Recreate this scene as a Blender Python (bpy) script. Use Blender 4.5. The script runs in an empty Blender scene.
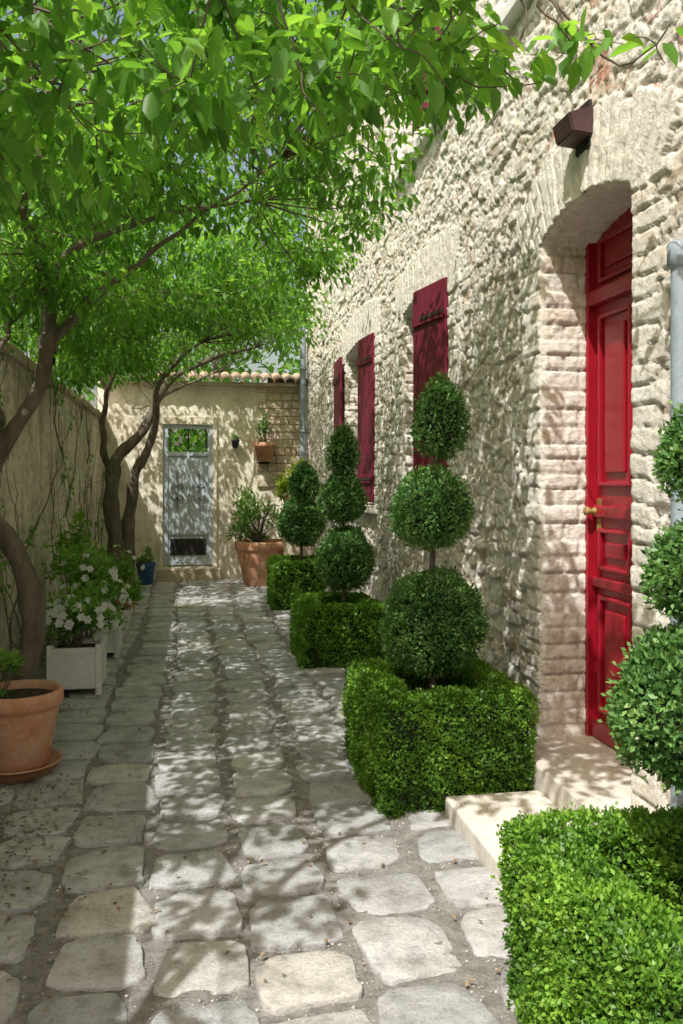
import bpy, bmesh, math, numpy as np
from mathutils import Vector, Matrix
rng=np.random.default_rng(7)
sc=bpy.context.scene
COL=sc.collection

# ------------------------------------------------------------ helpers
def link(o,parent=None):
    COL.objects.link(o)
    if parent:
        o.parent=parent
        o.matrix_parent_inverse=Matrix.Translation(parent.location).inverted()
    return o
def empty(name,loc=(0,0,0)):
    e=bpy.data.objects.new(name,None); e.location=loc; e.empty_display_size=.2
    COL.objects.link(e); return e
def mesh_np(name,V,F,mat,parent=None,smooth=False,attrs=None):
    V=np.asarray(V,dtype=np.float32); F=np.asarray(F,dtype=np.int32)
    me=bpy.data.meshes.new(name)
    me.vertices.add(len(V)); me.vertices.foreach_set("co",V.ravel())
    k=F.shape[1]
    me.loops.add(F.size); me.loops.foreach_set("vertex_index",F.ravel())
    me.polygons.add(len(F)); me.polygons.foreach_set("loop_start",np.arange(0,F.size,k,dtype=np.int32))
    try: me.polygons.foreach_set("loop_total",np.full(len(F),k,dtype=np.int32))
    except Exception: pass
    if smooth: me.polygons.foreach_set("use_smooth",np.ones(len(F),dtype=bool))
    me.update(calc_edges=True)
    if attrs:
        for n,a in attrs.items():
            at=me.attributes.new(n,'FLOAT','POINT'); at.data.foreach_set("value",np.asarray(a,dtype=np.float32))
    if mat: me.materials.append(mat)
    o=bpy.data.objects.new(name,me)
    return link(o,parent)
def box(name,lo,hi,mat,parent=None,bev=.004,seg=2):
    bm=bmesh.new(); bmesh.ops.create_cube(bm,size=1)
    lo=Vector(lo);hi=Vector(hi); s=hi-lo;c=(hi+lo)/2
    for v in bm.verts: v.co=Vector((v.co.x*s.x,v.co.y*s.y,v.co.z*s.z))+c
    if bev>0: bmesh.ops.bevel(bm,geom=bm.edges[:],offset=min(bev,min(s)*.45),segments=seg,affect='EDGES',profile=.6)
    me=bpy.data.meshes.new(name); bm.to_mesh(me); bm.free(); me.materials.append(mat)
    return link(bpy.data.objects.new(name,me),parent)
def lathe(name,prof,loc,mat,parent=None,n=40,wob=0.0):
    prof=np.array(prof,float); m=len(prof)
    a=np.linspace(0,2*np.pi,n,endpoint=False)
    V=[];
    for r,z in prof:
        rr=r*(1+wob*np.sin(3*a+z*9))
        V.append(np.stack([rr*np.cos(a)+loc[0],rr*np.sin(a)+loc[1],np.full(n,z+loc[2])],1))
    V=np.concatenate(V)
    F=[]
    for i in range(m-1):
        for j in range(n):
            k=(j+1)%n; F.append((i*n+j,i*n+k,(i+1)*n+k,(i+1)*n+j))
    return mesh_np(name,V,F,mat,parent,True)
def tube_arrays(paths,sides=8):
    VV=[];FF=[];off=0
    for P,R in paths:
        P=np.array(P,float); R=np.array(R,float); n=len(P)
        T=np.gradient(P,axis=0); T/=np.linalg.norm(T,axis=1)[:,None]+1e-9
        ref=np.array([.31,.87,.12]); A=np.cross(T,ref); A/=np.linalg.norm(A,axis=1)[:,None]+1e-9
        B=np.cross(T,A); a=np.linspace(0,2*np.pi,sides,endpoint=False)
        V=P[:,None,:]+R[:,None,None]*(np.cos(a)[None,:,None]*A[:,None,:]+np.sin(a)[None,:,None]*B[:,None,:])
        VV.append(V.reshape(-1,3))
        i,j=np.meshgrid(np.arange(n-1),np.arange(sides),indexing='ij'); k=(j+1)%sides
        FF.append((np.stack([i*sides+j,i*sides+k,(i+1)*sides+k,(i+1)*sides+j],-1)+off).reshape(-1,4)); off+=n*sides
    return np.concatenate(VV),np.concatenate(FF)
def tubes(name,paths,mat,parent=None,sides=8):
    V,F=tube_arrays(paths,sides); return mesh_np(name,V,F,mat,parent,True)
def spline(pts,n=24):
    pts=np.array(pts,float); m=len(pts)
    P=np.vstack([2*pts[0]-pts[1],pts,2*pts[-1]-pts[-2]])
    out=[]
    for t in np.linspace(0,m-1-1e-6,n):
        i=int(t);f=t-i;p0,p1,p2,p3=P[i],P[i+1],P[i+2],P[i+3]
        out.append(.5*((2*p1)+(-p0+p2)*f+(2*p0-5*p1+4*p2-p3)*f*f+(-p0+3*p1-3*p2+p3)*f**3))
    return np.array(out)
LAT=[np.random.default_rng(100+i).random((256,256)) for i in range(8)]
def vn(x,y,seed=0):
    L=LAT[seed%8]; xi=np.floor(x).astype(int); yi=np.floor(y).astype(int); fx=x-xi; fy=y-yi
    fx=fx*fx*(3-2*fx); fy=fy*fy*(3-2*fy)
    a=L[xi%256,yi%256];b=L[(xi+1)%256,yi%256];c=L[xi%256,(yi+1)%256];d=L[(xi+1)%256,(yi+1)%256]
    return (a*(1-fx)+b*fx)*(1-fy)+(c*(1-fx)+d*fx)*fy
def fbm(x,y,seed=0,o=4):
    s=0;a=.5
    for i in range(o): s=s+a*vn(x*2**i,y*2**i,seed+i); a*=.5
    return s
def sst(a,b,x): t=np.clip((x-a)/(b-a),0,1); return t*t*(3-2*t)
def vor(u,v,cw,ch,seed=0,jit=.8):
    gv=v/ch; 
    F1=np.full(u.shape,9.);F2=np.full(u.shape,9.);R1=np.zeros(u.shape);R2=np.zeros(u.shape)
    L=LAT[seed];M=LAT[seed+1];K=LAT[seed+2];Q=LAT[seed+3]
    r0=np.floor(gv).astype(int)
    for dj in(-1,0,1):
        r=r0+dj; gu=u/cw+.5*(r%2)
        c0=np.floor(gu).astype(int)
        for di in(-1,0,1):
            c=c0+di
            px=c+.5+(L[c%256,r%256]-.5)*jit; py=r+.5+(M[c%256,r%256]-.5)*jit*.5
            ax=np.abs(gu-px)*1.15; ay=np.abs(gv-py)
            d=(ax**3+ay**3)**(1/3)
            n1=d<F1; 
            F2=np.where(n1,F1,np.minimum(F2,d)); R1=np.where(n1,K[c%256,r%256],R1); R2=np.where(n1,Q[c%256,r%256],R2); F1=np.where(n1,d,F1)
    return F1,F2,R1,R2
def leaves(name,P,D,N,L,W,mat,parent=None,shape=6,rnd=None,fold=.18,curl=.12):
    n=len(P)
    D=D/(np.linalg.norm(D,axis=1)[:,None]+1e-9)
    S=np.cross(D,N); S/=np.linalg.norm(S,axis=1)[:,None]+1e-9
    Nn=np.cross(S,D)
    L=np.broadcast_to(L,(n,))[:,None]; W=np.broadcast_to(W,(n,))[:,None]
    if shape==6:
        tpl=[(0,0,0),(.28,.42,1),(.66,.40,1),(1,0,0),(.66,-.40,1),(.28,-.42,1)]
        fc=[(0,3,2,1),(0,5,4,3)]
    else:
        tpl=[(0,0,0),(.5,.5,1),(1,0,0),(.5,-.5,1)]; fc=[(0,3,2,1)]
    V=np.empty((n,len(tpl),3))
    for i,(a,b,c) in enumerate(tpl):
        V[:,i]=P+D*L*(a-.3)+S*W*b+Nn*(c*fold*W-curl*L*a*a)
    F=(np.arange(n)[:,None,None]*len(tpl)+np.array(fc)[None]).reshape(-1,4)
    if rnd is None: rnd=rng.random(n)
    return mesh_np(name,V.reshape(-1,3),F,mat,parent,False,{"rnd":np.repeat(rnd,len(tpl))})
def rvec(n): v=rng.normal(size=(n,3)); return v/np.linalg.norm(v,axis=1)[:,None]

# ------------------------------------------------------------ materials
def nmat(name):
    m=bpy.data.materials.new(name); m.use_nodes=True; nt=m.node_tree; nt.nodes.clear()
    out=nt.nodes.new('ShaderNodeOutputMaterial'); b=nt.nodes.new('ShaderNodeBsdfPrincipled')
    nt.links.new(b.outputs[0],out.inputs[0]); return m,nt,b,out
def geo_pos(nt):
    return nt.nodes.new('ShaderNodeNewGeometry').outputs['Position']
def noise(nt,scale,detail=5,rough=.6,vec=None,stretch=None):
    n=nt.nodes.new('ShaderNodeTexNoise'); n.inputs['Scale'].default_value=scale; n.inputs['Detail'].default_value=detail; n.inputs['Roughness'].default_value=rough
    p=vec or geo_pos(nt)
    if stretch:
        mp=nt.nodes.new('ShaderNodeMapping'); mp.inputs['Scale'].default_value=stretch; nt.links.new(p,mp.inputs[0]); p=mp.outputs[0]
    nt.links.new(p,n.inputs['Vector']); return n.outputs['Fac']
def ramp(nt,fac,stops):
    r=nt.nodes.new('ShaderNodeValToRGB'); el=r.color_ramp.elements
    while len(el)<len(stops): el.new(.5)
    for e,(p,c) in zip(el,stops): e.position=p; e.color=(*c,1)
    nt.links.new(fac,r.inputs[0]); return r.outputs[0]
def mix(nt,fac,a,b,mode='MIX'):
    m=nt.nodes.new('ShaderNodeMix'); m.data_type='RGBA'; m.blend_type=mode
    for s,v in((0,fac),(6,a),(7,b)):
        if isinstance(v,(int,float)): m.inputs[s].default_value=v
        elif isinstance(v,tuple): m.inputs[s].default_value=(*v,1)
        else: nt.links.new(v,m.inputs[s])
    return m.outputs[2]
def attr(nt,n): a=nt.nodes.new('ShaderNodeAttribute'); a.attribute_name=n; return a.outputs['Fac']
def bump(nt,b,h,strength=.5,dist=.01):
    bp=nt.nodes.new('ShaderNodeBump'); bp.inputs['Strength'].default_value=strength; bp.inputs['Distance'].default_value=dist
    nt.links.new(h,bp.inputs['Height']); nt.links.new(bp.outputs[0],b.inputs['Normal'])
def surf(name,c1,c2,scale=8,rough=.8,bs=.4,bd=.006,bscale=60,spec=.3,c3=None,stretch=None,stain=None):
    m,nt,b,o=nmat(name)
    st=[(.32,c1),(.68,c2)] if c3 is None else [(.3,c1),(.48,c2),(.68,c3)]
    c=ramp(nt,noise(nt,scale,7,.65,stretch=stretch),st); 
    f=noise(nt,bscale,6,.7)
    c=mix(nt,.3,c,ramp(nt,f,[(.3,(.35,.35,.35)),(.6,(1,1,1))]),'MULTIPLY')
    if stain:
        s=noise(nt,3.2,8,.72,stretch=(1,1,.35)); s2=noise(nt,13,6,.7)
        c=mix(nt,stain,c,ramp(nt,s,[(.40,(.36,.33,.28)),(.52,(1,1,1))]),'MULTIPLY')
        c=mix(nt,stain*.7,c,ramp(nt,s2,[(.36,(.40,.36,.31)),(.50,(1,1,1))]),'MULTIPLY')
    nt.links.new(c,b.inputs['Base Color']); b.inputs['Roughness'].default_value=rough; b.inputs['Specular IOR Level'].default_value=spec
    bump(nt,b,f,bs,bd); return m
def leafmat(name,dark,mid,light,tr,trf=.35,rough=.45,spec=.4):
    m,nt,b,out=nmat(name)
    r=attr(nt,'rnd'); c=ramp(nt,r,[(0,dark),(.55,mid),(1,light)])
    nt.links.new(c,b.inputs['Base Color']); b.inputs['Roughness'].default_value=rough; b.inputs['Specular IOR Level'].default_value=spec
    t=nt.nodes.new('ShaderNodeBsdfTranslucent')
    nt.links.new(mix(nt,1.0,c,tr,'MULTIPLY'),t.inputs[0])
    ms=nt.nodes.new('ShaderNodeMixShader'); ms.inputs[0].default_value=trf
    nt.links.new(b.outputs[0],ms.inputs[1]); nt.links.new(t.outputs[0],ms.inputs[2]); nt.links.new(ms.outputs[0],out.inputs[0])
    return m
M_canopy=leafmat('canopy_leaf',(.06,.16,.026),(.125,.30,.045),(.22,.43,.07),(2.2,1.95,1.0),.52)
M_far=leafmat('far_leaf',(.06,.15,.03),(.11,.26,.05),(.19,.38,.07),(1.9,1.8,.9),.4)
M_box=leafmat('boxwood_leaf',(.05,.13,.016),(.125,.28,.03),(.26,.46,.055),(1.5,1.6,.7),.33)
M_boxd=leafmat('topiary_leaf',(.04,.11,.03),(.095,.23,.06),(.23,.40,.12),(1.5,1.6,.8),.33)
M_shrub=leafmat('shrub_leaf',(.07,.17,.035),(.14,.31,.06),(.26,.44,.10),(1.7,1.6,.8),.45)
M_lime=leafmat('lime_leaf',(.16,.25,.02),(.3,.42,.035),(.42,.5,.06),(1.4,1.4,.6),.35)
M_petal=leafmat('petal',(.7,.7,.68),(.8,.8,.78),(.85,.85,.82),(1,1,1),.3)
M_dead=leafmat('dead_leaf',(.12,.075,.045),(.25,.17,.10),(.4,.31,.2),(.8,.7,.5),.1,.8)
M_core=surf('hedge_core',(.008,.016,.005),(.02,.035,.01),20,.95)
M_bark=surf('bark',(.10,.08,.06),(.25,.205,.155),14,.9,.9,.015,55,.2,stretch=(1,1,.3))
M_terra=surf('terracotta',(.48,.21,.12),(.62,.33,.20),7,.85,.3,.004,40,.2,c3=(.62,.42,.31))
M_soil=surf('soil',(.035,.024,.016),(.10,.07,.045),30,.95,1,.02,70)
M_white=surf('white_paint',(.72,.71,.68),(.84,.83,.81),6,.6,.2,.002,50)
M_step=surf('step_stone',(.62,.58,.51),(.80,.76,.69),5,.85,.6,.008,45,stain=.2)
M_red=surf('red_paint',(.31,.006,.020),(.38,.010,.028),3,.36,.08,.001,60,.5)
M_shut=surf('maroon_paint',(.15,.010,.035),(.205,.020,.05),3,.5,.15,.001,60,.4)
M_hood=surf('lamp_paint',(.05,.025,.025),(.09,.045,.045),5,.5,.2,.002,60,.4)
M_blue=surf('blue_grey_paint',(.42,.48,.53),(.54,.61,.66),5,.6,.3,.002,40,stretch=(3,3,.4))
M_zinc=surf('zinc_pipe',(.24,.30,.35),(.34,.40,.45),5,.5,.1,.001,60)
M_iron=surf('dark_iron',(.015,.014,.013),(.035,.03,.03),10,.6)
M_iron2=surf('worn_iron',(.04,.04,.05),(.08,.08,.09),10,.6)
M_brass=surf('aged_brass',(.25,.16,.05),(.4,.28,.1),10,.4)
M_bluepot=surf('blue_glaze',(.03,.09,.2),(.05,.13,.28),6,.3)
M_dirt=surf('packed_ground',(.14,.115,.085),(.30,.26,.20),3,.95,.9,.02,35,.2)
M_tile=surf('roof_tile',(.36,.22,.14),(.52,.38,.27),9,.9,.5,.006,40,.2,c3=(.6,.5,.4))
M_joint=surf('joint_grit',(.23,.215,.195),(.48,.46,.43),18,.95,1.0,.02,80,.2)
M_plaster=surf('old_plaster',(.52,.46,.35),(.84,.76,.61),2.2,.95,1.0,.022,18,.15,c3=(.90,.84,.72),stain=.5)
M_plasterE=surf('end_plaster',(.60,.54,.42),(.84,.78,.64),1.8,.95,.7,.012,22,.15,c3=(.88,.83,.71),stain=.28)
M_warmst=surf('warm_stone',(.50,.40,.29),(.66,.57,.44),6,.95,.8,.02,18,.15)
M_dark=surf('dark_interior',(.01,.01,.01),(.02,.02,.02),6,.9)
m,nt,b,o=nmat('pebble')
nt.links.new(ramp(nt,attr(nt,'rnd'),[(0,(.20,.195,.19)),(.6,(.46,.45,.43)),(1,(.66,.62,.56))]),b.inputs['Base Color']); b.inputs['Roughness'].default_value=.85; M_peb=m
# cobbles
m,nt,b,o=nmat('cobble_stone')
c=ramp(nt,attr(nt,'rnd'),[(0,(.46,.47,.48)),(.4,(.54,.545,.55)),(.85,(.60,.60,.595)),(1,(.63,.61,.56))])
n1=noise(nt,14,8,.72); n2=noise(nt,90,5,.7); n3=noise(nt,2.2,4,.6); n4=noise(nt,5,8,.7)
c=mix(nt,.75,c,ramp(nt,n1,[(.34,(.55,.55,.55)),(.5,(.95,.95,.95)),(.72,(1.2,1.19,1.17))]),'MULTIPLY')
c=mix(nt,.35,c,ramp(nt,n3,[(.35,(.65,.64,.62)),(.6,(1.05,1.05,1.05))]),'MULTIPLY')
c=mix(nt,.55,c,ramp(nt,n4,[(.40,(.60,.57,.53)),(.52,(1,1,1))]),'MULTIPLY')
c=mix(nt,.55,c,ramp(nt,n2,[(.3,(.45,.45,.45)),(.55,(1,1,1))]),'MULTIPLY')
nt.links.new(c,b.inputs['Base Color']); b.inputs['Roughness'].default_value=.65
mm=nt.nodes.new('ShaderNodeMath'); mm.operation='MULTIPLY_ADD'; nt.links.new(n2,mm.inputs[0]); mm.inputs[1].default_value=.35; nt.links.new(n1,mm.inputs[2])
bump(nt,b,mm.outputs[0],1.0,.014); M_cob=m
# limewashed rubble
m,nt,b,o=nmat('limewashed_rubble')
r=attr(nt,'rnd'); mo=attr(nt,'mortar'); dr=attr(nt,'dressed')
stone=ramp(nt,r,[(0,(.50,.42,.32)),(.22,(.66,.58,.47)),(.45,(.79,.74,.65)),(.76,(.88,.85,.78)),(.88,(.68,.51,.39)),(1,(.58,.32,.23))])
n1=noise(nt,9,8,.72); n2=noise(nt,55,6,.75); n3=noise(nt,1.3,4,.6); n4=noise(nt,24,7,.7)
wash=ramp(nt,n1,[(.44,(0,0,0)),(.56,(1,1,1))])
c=mix(nt,wash,stone,(.93,.90,.84))
c=mix(nt,mo,c,(.70,.63,.53))
dd=mix(nt,dr,(0,0,0),(.65,.65,.65))
c=mix(nt,dd,c,(.94,.905,.83))
c=mix(nt,.25,c,ramp(nt,n3,[(.35,(.82,.77,.69)),(.6,(1,1,1))]),'MULTIPLY')
c=mix(nt,.45,c,ramp(nt,n4,[(.36,(.58,.50,.41)),(.48,(1,1,1))]),'MULTIPLY')
c=mix(nt,.3,c,ramp(nt,n2,[(.3,(.5,.46,.4)),(.5,(1,1,1))]),'MULTIPLY')
nt.links.new(c,b.inputs['Base Color']); b.inputs['Roughness'].default_value=.95; b.inputs['Specular IOR Level'].default_value=.15
mm=nt.nodes.new('ShaderNodeMath'); mm.operation='MULTIPLY_ADD'; nt.links.new(n4,mm.inputs[0]); mm.inputs[1].default_value=1.2; nt.links.new(n2,mm.inputs[2])
bump(nt,b,mm.outputs[0],.9,.014); M_rub=m

# ------------------------------------------------------------ ground + paving
def sheet(name,x0,x1,y0,y1,z,mat):
    return mesh_np(name,[(x0,y0,z),(x1,y0,z),(x1,y1,z),(x0,y1,z)],[(0,1,2,3)],mat)
sheet('ground',-150,150,-150,150,-.03,M_dirt)
nx,ny=170,800
def bedz(x,y):
    z=-.004+ .016*fbm(x*6,y*6,1)+.009*vn(x*40,y*40,2)
    return z+.022*sst(-.70,-1.15,x)+.010*sst(.46,.60,fbm(x*1.3+3,y*1.3,5))
gx,gy=np.meshgrid(np.linspace(-1.3,1.72,nx),np.linspace(-1.5,12.6,ny),indexing='ij')
gz=bedz(gx,gy)
i,j=np.meshgrid(np.arange(nx-1),np.arange(ny-1),indexing='ij')
F=np.stack([i*ny+j,(i+1)*ny+j,(i+1)*ny+j+1,i*ny+j+1],-1).reshape(-1,4)
V=np.stack([gx,gy,gz],-1).reshape(-1,3)
mesh_np('path_bed',V,F,M_joint,None,True)
VV=[];FF=[];RR=[];off=0
px_,py_=.332,.318; na=36
for ci in range(-4,6):
    y=-1.5+rng.random()*.3
    while y<12.3:
        ln=py_*(.88+.26*rng.random()); cx=.02+ci*px_+.030*math.sin(y*1.1+ci)+rng.normal()*.011
        wd=px_*(.80+.11*rng.random()); hl=ln*(.81+.10*rng.random())
        cy=y+ln/2; y+=ln
        if cx<-1.15 or cx>1.6: continue
        if cx<-.95 and rng.random()<.5: continue
        a=np.linspace(0,2*np.pi,na,endpoint=False)+.05; e=.36+.22*rng.random()
        sx=np.sign(np.cos(a))*np.abs(np.cos(a))**e; sy=np.sign(np.sin(a))*np.abs(np.sin(a))**e
        ph=rng.random(6)*6.28; w=1+.035*np.sin(2*a+ph[0])+.04*np.sin(3*a+ph[1])+.028*np.sin(5*a+ph[2])+.018*np.sin(8*a+ph[3])+.012*rng.normal(size=na)
        rot=rng.normal()*.06; tp=rng.normal()*.08
        h=.023+.006*rng.random(); tx,ty=rng.normal(size=2)*.012
        for s,zz in((1.0,-.03),(1.0,h*.66),(.985,h*.90),(.96,h*.98),(.6,h*1.0),(.25,h*1.0)):
            X=sx*w*wd/2*s*(1+tp*sy); Y=sy*w*hl/2*s
            Xr=X*math.cos(rot)-Y*math.sin(rot); Yr=X*math.sin(rot)+Y*math.cos(rot)
            Z=zz+(tx*Xr+ty*Yr)+ (.007*(vn((Xr+cx)*15,(Yr+cy)*15,3)-.5) if zz>0 else 0)
            VV.append(np.stack([Xr+cx,Yr+cy,Z+np.zeros(na)],1))
        VV.append(np.array([[cx,cy,h*1.0]]))
        for k in range(5):
            for q in range(na):
                q2=(q+1)%na; FF.append((off+k*na+q,off+k*na+q2,off+(k+1)*na+q2,off+(k+1)*na+q))
        for q in range(0,na,2):
            FF.append((off+5*na+q,off+5*na+(q+1)%na,off+5*na+(q+2)%na,off+6*na))
        nvv=6*na+1; RR+= [rng.random()]*nvv; off+=nvv
mesh_np('cobblestone_path',np.concatenate(VV),FF,M_cob,None,True,{"rnd":RR})
n=15000
x=rng.uniform(-1.2,1.05,n); y=.9+11*rng.random(n)**1.6
s=.0025+.0055*rng.random(n)**2; z=bedz(x,y)+s*.3
O=np.array([(1,0,0),(0,1,0),(-1,0,0),(0,-1,0),(0,0,.7),(0,0,-.7)],float)
V=np.stack([x,y,z],1)[:,None,:]+O[None]*s[:,None,None]*(.7+.6*rng.random((n,6,1)))
T=np.array([(0,1,4),(1,2,4),(2,3,4),(3,0,4),(1,0,5),(2,1,5),(3,2,5),(0,3,5)])
F=(np.arange(n)[:,None,None]*6+T[None]).reshape(-1,3)
mesh_np('gravel',V.reshape(-1,3),F,M_peb,None,True,{"rnd":np.repeat(rng.random(n),6)})
n=2000
P=np.stack([-1.2+np.abs(rng.normal(size=n))*.42,rng.random(n)*11+.8,np.full(n,.033)],1)
k=rng.random(n)<.2; P[k,0]=rng.random(k.sum())*2.0-.9
q=np.stack([rng.normal(-.85,.22,900),rng.normal(3.55,.38,900),np.full(900,.032)],1); q=q[q[:,0]>-1.2]
P=np.concatenate([P[P[:,0]<1.0],q]); n=len(P)
N=rvec(n)*.35+np.array([0,0,1]); D=rvec(n); D[:,2]*=.1
leaves('fallen_leaves',P,D,N,.010+.018*rng.random(n),.007+.010*rng.random(n),M_dead)
# ------------------------------------------------------------ stone house
WX=1.70
house=empty('stone_house',(WX,5.5,0))
class Op:
    def __init__(s,y0,y1,z0,za,rise): s.yc=(y0+y1)/2; s.w=(y1-y0)/2; s.z0=z0; s.R=(s.w**2+rise**2)/(2*rise); s.zc=za-s.R; s.zs=za-rise
    def top(s,y): return s.zc+np.sqrt(np.maximum(s.R**2-(y-s.yc)**2,0.01))
door=Op(3.03,3.90,-1.0,2.69,.10); win1=Op(5.40,6.62,1.22,2.82,.06); win2=Op(7.66,9.15,1.22,2.84,.06)
up1=Op(5.50,6.75,3.93,5.15,.06); up2=Op(3.35,4.45,3.93,5.15,.06)
def facade(name,za,zb,cell,ops):
    Y=np.arange(-.8,12.55,cell); Z=np.arange(za,zb,cell)
    yy,zz=np.meshgrid(Y,Z,indexing='ij'); ny,nz=yy.shape
    wy=yy+.06*(vn(yy*4,zz*4,4)-.5)+.03*(vn(yy*13,zz*13,3)-.5); wz=zz+.05*(vn(yy*3,zz*6,5)-.5)+.05*(vn(yy*.8,zz*.8,6)-.5)+.020*(vn(yy*15,zz*15,1)-.5)
    F1,F2,R1,R2=vor(wy,wz,.215,.075,0,.9)
    ed=F2-F1
    F1b,F2b,R1b,R2b=vor(wy+3.3,wz+.37,.12,.048,2,.95)
    small=vn(yy*2.2,zz*2.2,7)>.60
    ed=np.where(small,F2b-F1b,ed); R1=np.where(small,R1b,R1); R2=np.where(small,R2b,R2)
    f1=fbm(yy*16,zz*22,2); f2=vn(yy*45,zz*75,3); f3=vn(yy*85,zz*95,6); rid=np.abs(fbm(yy*7,zz*26,5)-.47)
    h=sst(0,.11,ed)*.013+R1*.016+.011*(f1-.47)+(.009*(f2-.5)+.005*(f3-.5)+.032*(np.minimum(rid,.10)))*sst(.03,.12,ed)
    h-= .010*(R2>.93)
    h=np.where(ed<.05,h+.006*(f3-.5),h)
    mort=(1-sst(.04,.11,ed))*.85
    rr=R2.copy()
    rr=np.clip(rr*.88+ .30*((zz>2.55)&(yy<3.9))*(vn(yy*3,zz*3,1)>.35),0,1)
    dress=np.zeros_like(h); 
    for o_ in ops:
        dyy=np.abs(yy-o_.yc)-o_.w
        row=np.floor(wz/.082).astype(int); bw=np.where(row%2==0,.17,.26)+.05*(LAT[0][row%256,3]-.5)
        m_=(dyy>-.02)&(dyy<bw)&(zz<o_.zs+.02)&(zz>o_.z0-.02)
        fr=wz/.082-row; e=np.minimum(np.minimum(fr,1-fr)*.082,np.abs(dyy-bw)); e=np.where(dyy<.03,np.minimum(fr,1-fr)*.082,e)
        hb=sst(0,.009,e)*.015+.012+.010*LAT[1][row%256,(yy>o_.yc)*5]+.014*(fbm(yy*20,zz*24,4)-.47)+.004*(f3-.5)
        h=np.where(m_,hb,h); mort=np.where(m_,(1-sst(.002,.008,e))*.7,mort); dress=np.where(m_,1,dress)
        rr=np.where(m_,.05+.85*LAT[2][row%256,2],rr)
        t=np.arctan2(yy-o_.yc,zz-o_.zc); rho=np.hypot(yy-o_.yc,zz-o_.zc)-o_.R
        tm=math.asin(o_.w/o_.R)+.17/o_.R; dep=.30
        vi=t*(o_.R+.1)/.078+.05*np.sin(rho*40); ci=np.floor(vi).astype(int)
        m_=(rho>-.02)&(rho<dep+.07*LAT[3][ci%256,7])&(np.abs(t)<tm)&(zz>o_.zs-.001)
        fr=vi-ci; e=np.minimum(np.minimum(fr,1-fr)*.078,dep+.05-rho)
        hb=sst(0,.009,e)*.013+.014+.010*LAT[1][ci%256,9]+.012*(fbm(yy*20,zz*20,4)-.47)+.004*(f3-.5)
        h=np.where(m_,hb,h); mort=np.where(m_,(1-sst(.002,.008,e))*.7,mort); dress=np.where(m_,1,dress)
        rr=np.where(m_,.1+.75*LAT[2][ci%256,8],rr)
    deep=np.zeros_like(h,bool); py=yy.copy(); pz=zz.copy()
    for o_ in ops:
        a_=o_.w-np.abs(yy-o_.yc); tp_=o_.top(yy); b_=tp_-zz; c_=zz-o_.z0
        ins=(a_>0)&(b_>0)&(c_>0); mn=np.minimum(np.minimum(a_,b_),c_)
        deep|=ins&(mn>=cell*.95)
        s_=ins&(mn<cell*.95)
        sa=s_&(a_==mn); py=np.where(sa,o_.yc+np.sign(yy-o_.yc)*o_.w,py)
        sb=s_&(b_==mn)&~sa; pz=np.where(sb,tp_,pz)
        scc=s_&(c_==mn)&~sa&~sb; pz=np.where(scc,o_.z0,pz)
        h=np.where(s_,.022,h)
    V=np.stack([WX-h,py,pz],-1).reshape(-1,3)
    i,j=np.meshgrid(np.arange(ny-1),np.arange(nz-1),indexing='ij')
    q=np.stack([i*nz+j,i*nz+j+1,(i+1)*nz+j+1,(i+1)*nz+j],-1).reshape(-1,4)
    dp=deep.ravel(); q=q[~dp[q].any(1)]
    mesh_np(name,V,q,M_rub,house,True,{"rnd":rr.ravel(),"mortar":mort.ravel(),"dressed":dress.ravel()})
facade('facade',-.03,3.86,.0105,[door,win1,win2])
facade('upper_facade',3.86,5.5,.018,[up1,up2])
# reveals
def reveal(o_,z0,depth,name):
    for sgn in(1,-1):
        xs=np.arange(WX-.022,WX+depth,.0105); zs=np.arange(z0,o_.zs+.03,.0105)
        a,b2=np.meshgrid(xs,zs,indexing='ij')
        w=b2+.05*(vn(np.full_like(b2,(o_.yc+sgn*o_.w))*3,b2*6,5)-.5)
        row=np.floor(w/.082).astype(int); fr=w/.082-row; 
        e=np.minimum(fr,1-fr)*.082
        vj=np.where(row%2==0,WX+.09,WX+.17); e=np.minimum(e,np.abs(a-vj))
        hh=sst(0,.011,e)*.014+.012*LAT[1][row%256,1]+.018*(fbm(a*25,b2*25,4)-.47)+.006*(vn(a*85,b2*85,2)-.5)
        hh*=sst(0,.02,a-(WX-.022))
        n_,m_=a.shape
        V=np.stack([a,o_.yc+sgn*(o_.w-hh),b2],-1).reshape(-1,3)
        i,j=np.meshgrid(np.arange(n_-1),np.arange(m_-1),indexing='ij')
        F=np.stack([i*m_+j,i*m_+j+1,(i+1)*m_+j+1,(i+1)*m_+j],-1).reshape(-1,4)
        mesh_np(name+'_jamb',V,F,M_rub,house,True,{"rnd":(.0+.9*LAT[2][row%256,2]).ravel(),"mortar":((1-sst(.002,.009,e))).ravel(),"dressed":np.full(n_*m_,.7)})
    xs=np.arange(WX-.022,WX+depth,.0125); ts=np.linspace(-o_.w,o_.w,90)
    a,b2=np.meshgrid(xs,ts,indexing='ij')
    vi=b2/.078; ci=np.floor(vi).astype(int); fr=vi-ci; e=np.minimum(fr,1-fr)*.078
    hh=(sst(0,.012,e)*.012+.01*fbm(a*20,b2*20,2))*sst(0,.03,a-(WX-.022))
    V=np.stack([a,o_.yc+b2,o_.top(o_.yc+b2)-hh],-1).reshape(-1,3); n_,m_=a.shape
    i,j=np.meshgrid(np.arange(n_-1),np.arange(m_-1),indexing='ij')
    F=np.stack([i*m_+j,i*m_+j+1,(i+1)*m_+j+1,(i+1)*m_+j],-1).reshape(-1,4)
    mesh_np(name+'_soffit',V,F,M_rub,house,True,{"rnd":np.full(n_*m_,.5),"mortar":np.zeros(n_*m_),"dressed":np.ones(n_*m_)})
reveal(door,.0,.30,'door'); reveal(win1,1.22,.25,'window'); reveal(win2,1.22,.25,'window'); reveal(up1,3.93,.22,'upper_window'); reveal(up2,3.93,.22,'upper_window')
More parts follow.
